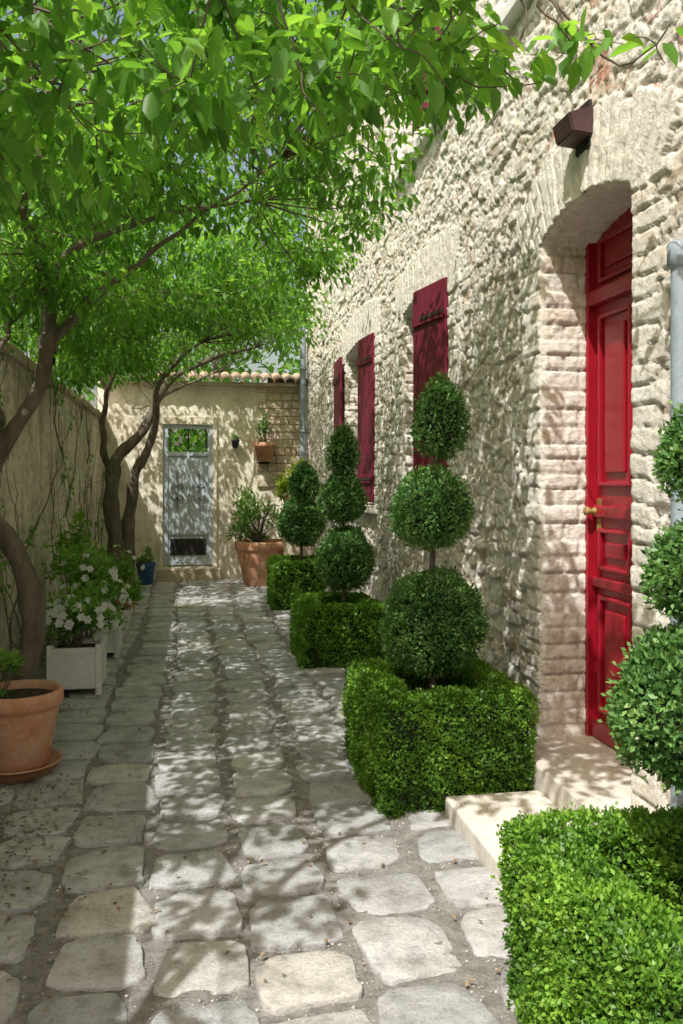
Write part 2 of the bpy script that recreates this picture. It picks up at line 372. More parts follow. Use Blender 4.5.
# front door
DX=WX+.23
box('door_frame_left',(DX-.03,3.03,.20),(DX+.06,3.08,2.72),M_red,house,.005)
box('door_frame_right',(DX-.03,3.855,.20),(DX+.06,3.905,2.72),M_red,house,.005)
box('door_leaf',(DX+.012,3.08,.21),(DX+.05,3.855,2.74),M_red,house,.002)
def panel(y0,y1,z0,z1):
    t=.022
    for a,b_ in(((DX-.010,y0,z0),(DX+.013,y0+t,z1)),((DX-.010,y1-t,z0),(DX+.013,y1,z1)),((DX-.010,y0+t,z0),(DX+.013,y1-t,z0+t)),((DX-.010,y0+t,z1-t),(DX+.013,y1-t,z1))):
        box('door_moulding',a,b_,M_red,house,.009,3)
    box('door_panel',(DX-.004,y0+.065,z0+.065),(DX+.012,y1-.065,z1-.065),M_red,house,.015,3)
for y0,y1 in((3.14,3.445),(3.49,3.80)):
    panel(y0,y1,.34,.90); panel(y0,y1,1.02,1.22); panel(y0,y1,1.42,2.24)
box('door_rail',(DX-.014,3.081,.935),(DX+.014,3.854,.985),M_red,house,.012,3)
box('door_rail',(DX-.014,3.081,1.27),(DX+.014,3.854,1.33),M_red,house,.012,3)
box('door_transom',(DX-.034,3.081,2.29),(DX+.014,3.854,2.36),M_red,house,.012,3)
box('door_kick',(DX-.016,3.081,.212),(DX+.014,3.854,.30),M_red,house,.01,3)
panel(3.14,3.80,2.39,2.60)
lathe('door_handle',[(0,.0),(.022,.004),(.018,.02),(.01,.03),(.022,.05),(.020,.065),(0,.07)],(0,0,0),M_brass,house)
hd=bpy.context.scene.objects['door_handle']; hd.rotation_euler=(0,-math.pi/2,0); hd.location=(DX+.0,3.815,1.30)
hd.matrix_parent_inverse=Matrix.Translation(house.location).inverted()
box('door_lock_plate',(DX+.005,3.795,1.20),(DX+.016,3.835,1.36),M_brass,house,.003)
box('door_sill',(WX-.02,3.02,.0),(WX+.32,3.93,.205),M_step,house,.012,3)
# steps
st=empty('stone_steps',(1.4,3,0))
box('upper_step',(1.50,2.25,-.02),(WX+.03,3.96,.197),M_step,st,.014,3)
box('lower_step',(1.07,2.42,-.02),(1.497,3.50,.10),M_step,st,.014,3)
# windows & shutters
def shutter(y,z0,z1,w,ang,sgn,x=WX-.035,name='shutter'):
    obs=[]
    e=bpy.data.objects.new(name,None); link(e,house)
    nb=6; bw=w/nb
    for k in range(nb):
        b_=box(name+'_board',(-.014,sgn*k*bw if sgn>0 else -(k+1)*bw,z0),(.014,(k+1)*bw if sgn>0 else -k*bw,z1),M_shut,None,.005,2); obs.append(b_)
    for zc in(z0+.22,z1-.22):
        obs.append(box(name+'_batten',(-.032,min(0,sgn*w)+.02,zc-.04),(-.0145,max(0,sgn*w)-.02,zc+.04),M_shut,None,.004))
        obs.append(box(name+'_hinge',(-.037,-.02,zc-.012),(-.0325,sgn*w*.7,zc+.012),M_hood,None,.001))
    for b_ in obs: b_.parent=e
    e.rotation_euler=(0,0,sgn*ang); e.location=(x,y,0)
    e.matrix_parent_inverse=Matrix.Translation(house.location).inverted()
for o_,w_,an,za,zb in((win1,.50,10,1.22,2.82),(win2,.50,5,1.22,2.84),(up1,.42,12,3.93,5.15),(up2,.3,12,3.93,5.15)):
    y0=o_.yc-o_.w; y1=o_.yc+o_.w
    if o_ is not up2: shutter(y0,za+.02,zb-.03,w_,math.radians(an),1)
    box('window_sill',(WX-.09,y0-.08,za-.08),(WX+.24,y1+.08,za-.003),M_step if za<2 else M_white,house,.012,3)
    X=WX+.19
    box('window_glass',(X+.03,y0,za),(X+.04,y1,zb+.01),M_dark,house,0)
    for a in(y0,o_.yc-.035,y1-.07): box('window_frame',(X-.02,a,za),(X+.029,a+.07,zb+.01),M_white,house,.005)
    for z in(za+.001,za+.53,za+1.03,zb-.10): box('window_bar',(X-.015,y0+.071,z),(X+.028,y1-.071,z+.04),M_white,house,.004)
shutter(win2.yc+win2.w+.02,1.24,2.80,.6,math.radians(-3),1,WX-.075)
box('cornice',(WX-.15,-1.5,5.5),(WX+.2,12.6,5.62),M_white,house,.02,3)
mesh_np('roof',[(WX-.2,-1.5,5.63),(WX-.2,12.7,5.63),(6.5,12.7,7.3),(6.5,-1.5,7.3)],[(0,1,2,3)],M_tile,house)
box('house_body',(WX+.33,-1.5,-.02),(9,12.6,5.5),M_warmst,house,0)
# porch lamp
pl=empty('wall_lamp',(1.6,3.42,3.0))
bm=bmesh.new()
pts=[(1.68,3.03),(1.555,2.99),(1.575,2.91),(1.68,2.90)]
va=[bm.verts.new((x,3.33,z)) for x,z in pts]; vb=[bm.verts.new((x,3.50,z)) for x,z in pts]
bm.faces.new(va); bm.faces.new(vb[::-1])
for k in range(4): bm.faces.new((va[k],vb[k],vb[(k+1)%4],va[(k+1)%4]))
bmesh.ops.recalc_face_normals(bm,faces=bm.faces[:]); bmesh.ops.bevel(bm,geom=bm.edges[:],offset=.006,segments=2,affect='EDGES')
me=bpy.data.meshes.new('lamp_hood'); bm.to_mesh(me); bm.free(); me.materials.append(M_hood); link(bpy.data.objects.new('lamp_hood',me),pl)
box('lamp_plate',(1.655,3.35,2.86),(1.69,3.48,3.06),M_iron,pl,.004)
def pipe(name,x,y,z0,z1,r,mat):
    e=empty(name,(x,y,z0))
    tubes('pipe',[([(x,y,z) for z in np.linspace(z0,z1,8)],[r]*8)],mat,e,20)
    for z in np.arange(z0+.35,z1-.1,.9):
        lathe('collar',[(r+.001,-.02),(r+.008,-.018),(r+.008,.018),(r+.001,.02)],(x,y,z),mat,e,20)
        box('bracket',(x+r*.5,y-.012,z-.012),(WX-.01,y+.012,z+.012),mat,e,.002)
    lathe('pipe_cap',[(r,-.09),(r+.012,-.085),(r+.012,-.01),(r,0),(0,.002)],(x,y,z1),mat,e,20)
pipe('drainpipe',1.640,2.64,.2,2.26,.034,M_zinc)
pipe('drainpipe',1.60,12.2,.0,3.78,.045,M_zinc)
# ------------------------------------------------------------ garden walls
def plaster_wall(name,a0,a1,H,mk,mat,hole=None,cell=.03,amp=.05,parent=None,st=1.0):
    U=np.arange(a0,a1,cell); W=np.arange(-.03,H+.001,cell); u,w=np.meshgrid(U,W,indexing='ij')
    hh=amp*(fbm(u*1.7,w*1.7,1)-.5)+.03*(fbm(u*9,w*9,4)-.5)+.012*(vn(u*28,w*28,2)-.5)
    pat=sst(.46,.54,fbm(u*1.3+9,w*1.6,5))*st
    F1,F2,_,_=vor(u+.05*vn(u*6,w*6,1),w+.04*vn(u*7,w*7,2),.20,.11,0,.9); hh+= -pat*.020+pat*sst(0,.25,F2-F1)*.022
    V=mk(u,w,hh).reshape(-1,3); n_,m_=u.shape
    i,j=np.meshgrid(np.arange(n_-1),np.arange(m_-1),indexing='ij')
    F=np.stack([i*m_+j,i*m_+j+1,(i+1)*m_+j+1,(i+1)*m_+j],-1).reshape(-1,4)
    if hole:
        x0,x1,z0,z1=hole; ins=((u>x0)&(u<x1)&(w>z0)&(w<z1)).ravel(); F=F[~ins[F].any(1)]
    mesh_np(name,V,F,mat,parent,True)
gw=empty('garden_wall',(-1.25,5,0))
plaster_wall('render',-2,12.6,2.32,lambda u,w,h:np.stack([-1.25+h,u,w],-1),M_plaster,parent=gw,amp=.08,cell=.022)
box('wall_core',(-1.6,-2,-.02),(-1.32,12.6,2.31),M_plaster,gw,0)
y=-2.0
while y<12.4:
    l=.4+.2*rng.random(); box('coping',(-1.62,y,2.305),(-1.20+.02*rng.random(),y+l-.008,2.37+.02*rng.random()),M_warmst,gw,.02,3); y+=l
ew=empty('garden_wall',(0,12.5,0))
plaster_wall('render',-1.3,1.75,2.86,lambda u,w,h:np.stack([u,12.5-h,w],-1),M_plasterE,hole=(-.42,.35,-.1,2.29),parent=ew,amp=.04,st=.5)
box('wall_left',(-1.3,12.54,-.02),(-.43,12.8,2.85),M_plasterE,ew,0)
box('wall_right',(.36,12.54,-.02),(1.75,12.8,2.85),M_plasterE,ew,0)
box('wall_head',(-.43,12.54,2.29),(.36,12.8,2.85),M_plasterE,ew,0)
for r_ in range(14):
    x=.95+ .12*(r_%2)+.1*rng.random(); z=1.35+r_*.115
    while x<1.6:
        l=.12+.16*rng.random(); box('quoin',(x,12.462+.01*rng.random(),z),(min(x+l-.006,1.66),12.53,z+.109),M_warmst,ew,.012,2); x+=l
for k,x in enumerate(np.arange(-1.2,1.7,.155)):
    a=np.linspace(0,np.pi,9); L0,L1=12.28,12.9
    V=[];
    for yv_,zz_,rr in((L0,2.86,.085),(L1,3.02,.07)):
        for t in a: V.append((x+rr*math.cos(t)+.01*math.sin(k*7.),yv_+.02*math.sin(k*3.1),zz_+rr*math.sin(t)*.9))
        for t in a[::-1]: V.append((x+(rr-.014)*math.cos(t)+.01*math.sin(k*7.),yv_+.02*math.sin(k*3.1),zz_+(rr-.014)*math.sin(t)*.9))
    F=[(i,(i+1)%18,18+(i+1)%18,18+i) for i in range(18)]+[(i,i+1,16-i,17-i) for i in range(8)]
    mesh_np('roof_tile',V,F,M_tile,ew,False)
box('tile_bed',(-1.25,12.36,2.82),(1.7,12.85,2.865),M_warmst,ew,.01)
# end door
dr=empty('wooden_door',(-.03,12.55,.2))
X0,X1=-.39,.32; DY=12.50
box('frame_left',(X0-.06,DY-.03,.2),(X0,DY+.08,2.33),M_plasterE,dr,.008)
box('frame_right',(X1,DY-.03,.2),(X1+.06,DY+.08,2.33),M_plasterE,dr,.008)
box('frame_head',(X0-.06,DY-.035,2.25),(X1+.06,DY+.08,2.36),M_plasterE,dr,.008)
for k in range(8):
    w=(X1-X0)/8; box('plank',(X0+k*w,DY+.02,.22),(X0+(k+1)*w,DY+.055,1.84),M_blue,dr,.006)
box('stile',(X0,DY+.003,.22),(X0+.07,DY+.019,2.24),M_blue,dr,.004)
box('stile',(X1-.07,DY+.003,.22),(X1,DY+.019,2.24),M_blue,dr,.004)
for z in(.22,.66,1.80,2.19): box('rail',(X0+.071,DY+.001,z),(X1-.071,DY+.019,z+.055),M_blue,dr,.004)
box('centre_stile',(-.055,DY+.002,.72),(-.015,DY+.0185,1.80),M_blue,dr,.004)
box('vent',(X0+.10,DY+.008,.36),(X1-.10,DY+.02,.60),M_iron,dr,.002)
for k in range(9):
    x=X0+.12+k*.058; box('vent_bar',(x,DY-.002,.36),(x+.008,DY+.007,.60),M_iron2,dr,.002)
for cx in(X0+.2,X1-.2):
    paths=[]
    for s in(-1,1):
        for v in(-1,1):
            t=np.linspace(0,4.6,26); rr=.055*np.exp(-.28*t)
            paths.append((np.stack([cx+s*(.058-rr*np.cos(t)),np.full(26,DY-.002),1.27+v*(.07+rr*np.sin(t)*1.2)],1),[.007]*26))
    paths.append(([(cx,DY-.004,1.02),(cx,DY-.004,1.3),(cx,DY-.004,1.58)],[.006]*3))
    tubes('scroll',paths,M_iron2,dr,6)
for x in(X0+.09,X1-.11,-.04): box('transom_bar',(x,DY+.01,1.86),(x+.02,DY+.03,2.19),M_iron,dr,.003)
box('door_step',(X0-.08,12.12,-.02),(X1+.1,12.50,.2),M_warmst,dr,.02,3)
# ------------------------------------------------------------ box hedges
def hedge(x0,x1,y0,y1,H,th,dens,Ls,parent=None):
    e=empty('box_hedge',((x0+x1)/2,(y0+y1)/2,0))
    W=x1-x0;Dp=y1-y0
    faces=[]
    def samp(n_area,f,nrm): 
        n=int(n_area*dens); p=f(rng.random(n),rng.random(n)); faces.append((p,np.tile(nrm,(n,1))))
    K=np.full
    samp(W*H,lambda a,b:np.stack([x0+a*W,K(len(a),y0),b*H],1),(0,-1,0))
    samp(W*H*.6,lambda a,b:np.stack([x0+a*W,K(len(a),y1),b*H],1),(0,1,0))
    samp(Dp*H,lambda a,b:np.stack([K(len(a),x0),y0+a*Dp,b*H],1),(-1,0,0))
    samp(Dp*H*.6,lambda a,b:np.stack([K(len(a),x1),y0+a*Dp,b*H],1),(1,0,0))
    samp(W*Dp*1.3,lambda a,b:np.stack([x0+a*W,y0+b*Dp,K(len(a),H)],1),(0,0,1))
    P=np.concatenate([f[0] for f in faces]);N=np.concatenate([f[1] for f in faces]).astype(float)
    top=N[:,2]>.5
    hole=(P[:,0]>x0+th)&(P[:,0]<x1-th)&(P[:,1]>y0+th)&(P[:,1]<y1-th)&top
    P=P[~hole];N=N[~hole]
    r=.035; lo=np.array([x0+r,y0+r,-1]);hi=np.array([x1-r,y1-r,H-r]); q=np.clip(P,lo,hi); d=P-q; dn=np.linalg.norm(d,axis=1)[:,None]+1e-9
    P=q+d/dn*r; N=d/dn
    inn=[]
    wi,di=W-2*th,Dp-2*th
    for f,nr,ar in((lambda a,b:np.stack([x0+th+a*wi,K(len(a),y1-th),b*H],1),(0,-1,0),wi*H),(lambda a,b:np.stack([K(len(a),x1-th),y0+th+a*di,b*H],1),(-1,0,0),di*H),
        (lambda a,b:np.stack([x0+th+a*wi,K(len(a),y0+th),b*H],1),(0,1,0),wi*H),(lambda a,b:np.stack([K(len(a),x0+th),y0+th+a*di,b*H],1),(1,0,0),di*H)):
        n=int(ar*dens*.8); inn.append((f(rng.random(n),.2+.8*rng.random(n)),np.tile(nr,(n,1))))
    P=np.concatenate([P]+[a for a,_ in inn]);N=np.concatenate([N]+[b for _,b in inn])
    bmp=.05*(fbm((P[:,0]+P[:,2]*.7)*7,(P[:,1]+P[:,2]*.6)*7,2)-.5)+.022*(vn((P[:,0]+P[:,2])*26,(P[:,1]-P[:,2])*26,5)-.5)
    P=P+N*(bmp+rng.normal(size=len(P))*.009-.004)[:,None]
    P[:,2]=np.maximum(P[:,2],.012)
    n=len(P); D=N*.7+rvec(n)*.8+np.array([0,0,.35]); LN=N*.8+rvec(n)*.7+np.array([0,0,.3])
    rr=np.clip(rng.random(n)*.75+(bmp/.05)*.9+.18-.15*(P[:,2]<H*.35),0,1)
    L=Ls*(.7+.6*rng.random(n))
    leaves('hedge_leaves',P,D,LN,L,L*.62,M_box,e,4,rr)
    c=.022
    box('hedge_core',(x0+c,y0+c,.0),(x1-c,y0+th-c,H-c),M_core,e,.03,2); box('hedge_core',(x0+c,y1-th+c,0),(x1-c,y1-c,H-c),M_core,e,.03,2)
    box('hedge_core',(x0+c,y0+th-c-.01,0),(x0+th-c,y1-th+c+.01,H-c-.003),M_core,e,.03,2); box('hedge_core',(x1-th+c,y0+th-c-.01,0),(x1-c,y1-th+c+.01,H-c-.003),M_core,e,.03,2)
    box('soil_bed',(x0+th-.01,y0+th-.01,0),(x1-th+.01,y1-th+.01,.16),M_soil,e,.01)
    n=60; P=np.stack([x0+th+wi*rng.random(n),y0+th+di*rng.random(n),K(n,.165)],1)
    leaves('bed_litter',P,rvec(n)*[1,1,.1],rvec(n)*.3+[0,0,1],.03,.016,M_dead,e,4)
hedge(.87,1.58,1.52,2.30,.49,.165,32000,.0155)
hedge(.80,1.50,3.53,4.40,.50,.165,23000,.0165)
hedge(.84,1.48,6.37,7.22,.48,.16,13000,.021)
hedge(.90,1.46,9.25,10.05,.54,.17,8000,.027)
# ------------------------------------------------------------ topiary
def topiary(x,y,balls,dens,Ls):
    e=empty('topiary_tree',(x,y,0))
    pts=[(x,y,.1)]+[(b_[0],b_[1],b_[2]) for b_ in balls]
    P_=spline(pts,20); P_[:,0]+=.006*np.sin(np.arange(20)*1.3)
    tubes('trunk',[(P_,np.linspace(.019,.008,20))],M_bark,e,10)
    for b_ in balls:
        bx,by,bz,r,sz=b_[:5]; tpr=b_[5] if len(b_)>5 else .10
        n=int(4*np.pi*r*r*dens); u=rvec(n)
        w_=.40*(fbm(u[:,0]*2.0+bx*9+5,u[:,1]*2.0+u[:,2]*2.1+9+by,3)-.5)+.15*(vn(u[:,0]*7+20,u[:,1]*7+u[:,2]*6+20,1)-.5)
        hz=1-tpr*u[:,2]-tpr*.5*u[:,2]**2
        sc_=np.stack([hz,hz,np.full(n,sz)],1)
        P=u*(r*(1+w_)+rng.normal(size=n)*.011)[:,None]*sc_+np.array([bx,by,bz])
        D=u*.8+rvec(n)*.8+np.array([0,0,.3]); N=u*.8+rvec(n)*.7
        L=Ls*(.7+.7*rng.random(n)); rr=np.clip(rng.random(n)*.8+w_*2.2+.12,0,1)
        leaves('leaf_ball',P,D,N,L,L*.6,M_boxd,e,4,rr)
        k=int(n*.05); u=rvec(k); P=u*(r*(1.02+.13*rng.random(k)))[:,None]*np.stack([1-tpr*u[:,2]]*2+[np.full(k,sz)],1)+np.array([bx,by,bz])
        leaves('sprigs',P,u+rvec(k)*.5,rvec(k),Ls*1.1,Ls*.6,M_boxd,e,4,np.full(k,.8))
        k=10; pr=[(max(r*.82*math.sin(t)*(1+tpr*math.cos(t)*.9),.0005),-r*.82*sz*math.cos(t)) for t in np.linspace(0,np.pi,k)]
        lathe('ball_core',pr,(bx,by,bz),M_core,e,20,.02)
topiary(1.285,1.98,[(1.285,1.98,.87,.205,.95,.05),(1.295,2.0,1.215,.122,.98),(1.30,2.0,1.52,.095,1.3,.2)],26000,.0165)
topiary(1.15,3.97,[(1.16,3.97,.765,.232,1.0,.06),(1.15,3.97,1.315,.178,1.0,.12),(1.195,3.97,1.745,.122,1.5,.24)],22000,.017)
topiary(1.22,6.8,[(1.235,6.8,.82,.215,1.15,.06),(1.215,6.8,1.31,.178,1.05,.14),(1.22,6.8,1.69,.12,1.6,.3)],13000,.022)
topiary(1.26,9.65,[(1.24,9.65,.98,.25,1.05,.1),(1.28,9.65,1.42,.165,1.3,.28)],8000,.027)
# ------------------------------------------------------------ pots and planters
def pot(name,x,y,R,H,mat=M_terra,saucer=False):
    e=empty(name,(x,y,0)); z0=.025
    if saucer: lathe('saucer',[(0,.0),(R*.80,.0),(R*.95,.05),(R*1.0,.055),(R*.98,.062),(R*.90,.03),(0,.028)],(x,y,.02),mat,e); z0=.055
    lathe('pot_body',[(0,0),(R*.66,0),(R*.70,.012),(R*.93,H*.74),(R*.94,H*.78),(R*1.0,H*.80),(R*1.03,H*.84),(R*1.03,H*.96),(R*1.0,H),(R*.93,H),(R*.90,H*.95),(R*.88,H*.86)],(x,y,z0),mat,e,48,.004)
    lathe('pot_soil',[(R*.90,0),(R*.5,.012),(0,.015)],(x,y,z0+H*.89),M_soil,e)
    return e,z0+H*.9
def bush(name,c,rad,n,L,mat,parent=None,stems=10,zb=None,up=.3,narrow=.5,flowers=0):
    e=parent or empty(name,(c[0],c[1],0))
    c=np.array(c,float);rad=np.array(rad,float)
    k=max(6,n//60); cc=rvec(k)*(rng.random(k)**.5)[:,None]*rad+c
    idx=rng.integers(0,k,n); P=cc[idx]+rng.normal(size=(n,3))*rad*.20
    D=(P-c)/rad*.6+rvec(n)*.7+np.array([0,0,up]); N=rvec(n)*.7+np.array([0,-.2,1])
    LL=L*(.6+.7*rng.random(n))
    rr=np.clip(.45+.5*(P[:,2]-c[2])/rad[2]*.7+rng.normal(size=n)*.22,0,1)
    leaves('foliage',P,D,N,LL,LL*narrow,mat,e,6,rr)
    if stems:
        z=zb if zb is not None else .1
        pa=[]
        for q in cc[:stems*2]:
            b0=np.array([c[0]+rng.normal()*.02,c[1]+rng.normal()*.02,z]); pa.append((spline([b0,(b0+q)/2+rng.normal(size=3)*.03,q],8),np.linspace(.006,.002,8)))
        tubes('stems',pa,M_bark,e,5)
    if flowers:
        q=rvec(flowers)*rad*1.05; q[:,2]=np.abs(q[:,2])*.9-.15*rad[2]; q[:,1]=-np.abs(q[:,1])*1.0; q+=c
        PP=np.repeat(q,6,0); out=np.repeat((q-c)/rad+np.array([.2,-.6,.3]),6,0); out/=np.linalg.norm(out,axis=1)[:,None]
        a=np.tile(np.arange(6)*np.pi/3,flowers); s=np.cross(out,[0,0,1.0]); s/=np.linalg.norm(s,axis=1)[:,None]; t=np.cross(out,s)
        D=s*np.cos(a)[:,None]+t*np.sin(a)[:,None]+out*.2
        leaves('flowers',PP+D*.010,D,out,.032,.024,M_petal,e,6)
    return e
e,z=pot('terracotta_pot',-.83,4.38,.205,.37,M_terra,True)
bush('plant',(-.92,4.42,z+.10),(.09,.09,.10),90,.07,M_shrub,e,4,z)
def planter(x0,x1,y0,y1,H):
    e=empty('white_planter_box',((x0+x1)/2,(y0+y1)/2,0))
    for x in(x0,x1-.04):
        for yq in(y0,y1-.04): box('corner_post',(x,yq,.025),(x+.04,yq+.04,H+.02),M_white,e,.004)
    for (a,b_) in(((x0+.041,y0+.004,0),(x1-.041,y0+.03,0)),((x0+.041,y1-.03,0),(x1-.041,y1-.004,0)),((x1-.030,y0+.041,0),(x1-.004,y1-.041,0)),((x0+.004,y0+.041,0),(x0+.030,y1-.041,0))):
        for z0,z1 in((.07,.11),(H-.04,H)): box('rail',(a[0],a[1],z0),(b_[0],b_[1],z1),M_white,e,.004)
        ins=.006; box('panel',(a[0],a[1]+ins,.1101),(b_[0],b_[1]-ins,H-.0401),M_white,e,.002) if (b_[0]-a[0])>(b_[1]-a[1]) else box('panel',(a[0]+ins,a[1],.1101),(b_[0]-ins,b_[1],H-.0401),M_white,e,.002)
    box('soil',(x0+.031,y0+.031,.08),(x1-.031,y1-.031,H-.03),M_soil,e,0)
planter(-.93,-.58,5.82,6.17,.34); planter(-.90,-.56,7.0,7.34,.33)
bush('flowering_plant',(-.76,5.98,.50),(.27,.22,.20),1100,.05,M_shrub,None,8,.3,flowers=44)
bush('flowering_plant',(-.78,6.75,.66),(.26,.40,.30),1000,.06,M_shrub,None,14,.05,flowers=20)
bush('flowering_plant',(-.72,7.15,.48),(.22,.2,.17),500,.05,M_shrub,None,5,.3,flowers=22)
bush('climbing_shrub',(-.98,7.7,.95),(.16,.45,.30),420,.065,M_shrub,None,10,.05)
e,z=pot('white_pot',-.66,7.95,.14,.26,M_white); bush('p',(-.68,7.95,z+.15),(.2,.2,.16),400,.055,M_shrub,e,5,z,flowers=6)
e,z=pot('terracotta_pot',-.70,9.2,.16,.28); bush('p',(-.72,9.2,z+.15),(.18,.2,.16),380,.06,M_shrub,e,5,z)
e,z=pot('terracotta_pot',-.74,10.0,.15,.26); bush('p',(-.74,10.0,z+.2),(.2,.2,.22),400,.06,M_shrub,e,5,z,flowers=4)
e,z=pot('blue_pot',-.60,11.9,.13,.30,M_bluepot); bush('p',(-.60,11.9,z+.1),(.12,.12,.12),150,.06,M_shrub,e,4,z)
e,z=pot('terracotta_pot',.98,11.6,.38,.60); 
n=320; a=rng.random(n)*6.28; el=.35+rng.random(n)*1.0; L=.35+.35*rng.random(n)
pa=[]
for k in range(45):
    d=np.array([math.cos(a[k])*math.cos(el[k]),math.sin(a[k])*math.cos(el[k]),math.sin(el[k])]); b0=np.array([.90,11.6,z]); tip=b0+d*L[k]*1.15
    pa.append((spline([b0,(b0+tip)/2+[0,0,.06],tip-[0,0,.03]],7),np.linspace(.006,.003,7)))
tubes('fronds',pa,M_bark,e,4)
bush('p',(.85,11.58,z+.38),(.36,.25,.30),800,.085,M_shrub,e,0,z,narrow=.3)
# raised potted shrub on a stone stand
e=empty('potted_shrub',(1.36,11.2,0))
lathe('pot_body',[(0,0),(.105,0),(.112,.012),(.149,.207),(.16,.224),(.165,.27),(.16,.28),(.149,.28),(.141,.24)],(1.36,11.2,.965),M_terra,e,40)
lathe('pot_soil',[(.142,0),(.08,.012),(0,.015)],(1.36,11.2,1.21),M_soil,e)
box('stand',(1.22,11.06,-.02),(1.50,11.34,.96),M_warmst,e,.02)
bush('p',(1.36,11.2,1.42),(.28,.24,.24),700,.07,M_lime,e,6,1.2)
e=empty('wall_pot',(1.03,12.38,1.7))
lathe('pot_body',[(0,0),(.10,0),(.14,.2),(.16,.21),(.16,.27),(.13,.27),(.12,.2)],(1.05,12.32,1.72),M_terra,e); box('bracket',(.97,12.34,1.69),(1.13,12.5,1.715),M_iron,e,.003)
bush('p',(1.05,12.30,2.2),(.10,.10,.28),200,.07,M_shrub,e,5,1.98,narrow=.35)
e=empty('wall_pot',(.64,12.4,1.9)); lathe('pot_body',[(0,0),(.045,0),(.06,.09),(.07,.1),(.05,.1)],(.64,12.38,1.93),M_iron2,e)
bush('p',(.64,12.38,2.06),(.07,.06,.05),60,.06,M_shrub,e,3,2.0,narrow=.25); box('bracket',(.61,12.38,1.915),(.67,12.5,1.929),M_iron,e,.002)

# ------------------------------------------------------------ trees with a joined canopy
def tree(name,base,limbs,clusters,seed,leafL=.07,per=100,mat=M_canopy,narrow=.5,shape=6):
    e=empty(name,base)
    pa=[];pts=[]
    for pl_,r0,r1 in limbs:
        S=spline(pl_,40); q_=np.arange(40); S=S+.012*np.stack([np.sin(q_*.9+seed),np.cos(q_*1.1),np.zeros(40)],1)
        rad=np.linspace(r0,r1,40)*(1+.10*np.sin(q_*1.3+seed)+.06*np.sin(q_*2.9)); pa.append((S,rad)); pts.append(S[8:])
    pts=np.concatenate(pts); pts=pts[pts[:,2]>2.0]
    tubes('trunk_and_limbs',pa,M_bark,e,14)
    tw=[]
    for c in clusters:
        d=np.linalg.norm(pts-c[:3],axis=1); q=pts[np.argmin(d)]
        mid=(q+c[:3])/2+rng.normal(size=3)*.08; tw.append((spline([q,mid,c[:3]],8),np.linspace(.006,.0025,8)))
        for k in range(3):
            t=c[:3]+rvec(1)[0]*c[3]*[1,1,.7]; tw.append((spline([c[:3],(c[:3]+t)/2+rng.normal(size=3)*.02,t],5),np.linspace(.003,.0015,5)))
    tubes('twigs',tw,M_bark,e,4)
    Ps=[];Ds=[];Ns=[];rr=[]
    for c in clusters:
        n=int(per*(c[3]/.28)**2*(.7+.6*rng.random())); u=rvec(n)*(rng.random(n)**.45)[:,None]*c[3]*np.array([1,1,.62])
        P=c[:3]+u; Ps.append(P); D=u/c[3]*.7+rvec(n)*.55+np.array([0,0,-.45]); Ds.append(D); Ns.append(rvec(n)*.55+np.array([-.1,-.2,1]))
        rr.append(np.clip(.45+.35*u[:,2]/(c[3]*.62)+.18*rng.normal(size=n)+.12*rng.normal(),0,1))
    P=np.concatenate(Ps);D=np.concatenate(Ds);N=np.concatenate(Ns);r=np.concatenate(rr); n=len(P)
    L=leafL*(.6+.65*rng.random(n))
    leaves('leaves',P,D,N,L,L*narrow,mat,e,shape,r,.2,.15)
def zbase(x,y):
    return 2.42+.16*np.clip(x+1,0,2)+.012*y+.12*math.sin(y*1.7+x)
def clus(y0,y1,n,xl=-1.5,xr=1.15,thick=1.35,sparse=None,r=(.2,.38)):
    out=[]
    while len(out)<n:
        x=xl+(xr-xl)*rng.random(); y=y0+(y1-y0)*rng.random()
        rr=r[0]+(r[1]-r[0])*rng.random()
        edge=1-max(0,(x-.5)/.8)**2
        z=zbase(x,y)+.2+rng.random()**1.2*thick*edge+ (.25*max(0,x-.4))
        if sparse and rng.random()<sparse(x,y): continue
        out.append(np.array([x,y,z,rr]))
    return out
A=clus(1.6,3.1,68,-1.5,.75,.5,r=(.16,.26),sparse=lambda x,y: .85 if (-.85<x<.1 and y<2.0) else 0); A+=clus(-.6,1.5,7,-1.5,-1.0,.9)
A+=[np.array(v) for v in((.75,2.35,2.62,.2),(.95,2.5,2.72,.16),(1.15,2.45,2.80,.13),(1.3,2.6,2.88,.12),(.55,2.2,2.6,.22),(1.38,2.35,2.76,.08),(.3,2.3,2.56,.22),(0,2.3,2.52,.24),(-.35,2.4,2.5,.25),(-.6,2.6,2.42,.25),(-.3,2.9,2.5,.22),(.5,2.7,2.75,.2),
 (.7,3.3,3.05,.25),(.95,3.4,3.25,.2),(.45,2.9,2.85,.22),(.2,2.7,2.7,.22),(.85,2.9,2.98,.2))]
tree('tree',(-1.0,1.0,0),[([(-1.14,.9,-.05),(-1.10,.95,.8),(-1.13,1.0,1.6),(-1.0,1.2,2.3),(-.75,1.6,2.85),(0,2.1,3.1),(.8,2.5,3.12),(1.2,2.7,3.1)],.040,.005),
 ([(-1.05,1.1,2.1),(-.98,1.8,2.7),(-.8,2.6,3.0),(-.5,3.2,3.1)],.022,.006),([(-1.0,1.1,2.2),(-1.05,.5,2.8),(-1.1,-.2,3.1)],.022,.006)],A,1,.088,80,M_canopy,.54)
B=clus(3.0,7.9,235,-1.5,1.12,1.2)
for k in range(50): B.append(np.array([rng.uniform(-1.5,-.40),rng.uniform(4.4,8.6),rng.uniform(2.36,2.65),rng.uniform(.18,.3)]))
for v in((1.15,5.2,3.2,.25),(1.22,5.7,3.3,.25),(1.2,6.3,3.35,.25),(1.1,4.6,3.2,.22),(1.2,6.9,3.3,.25)): B.append(np.array(v))
Yb=4.83
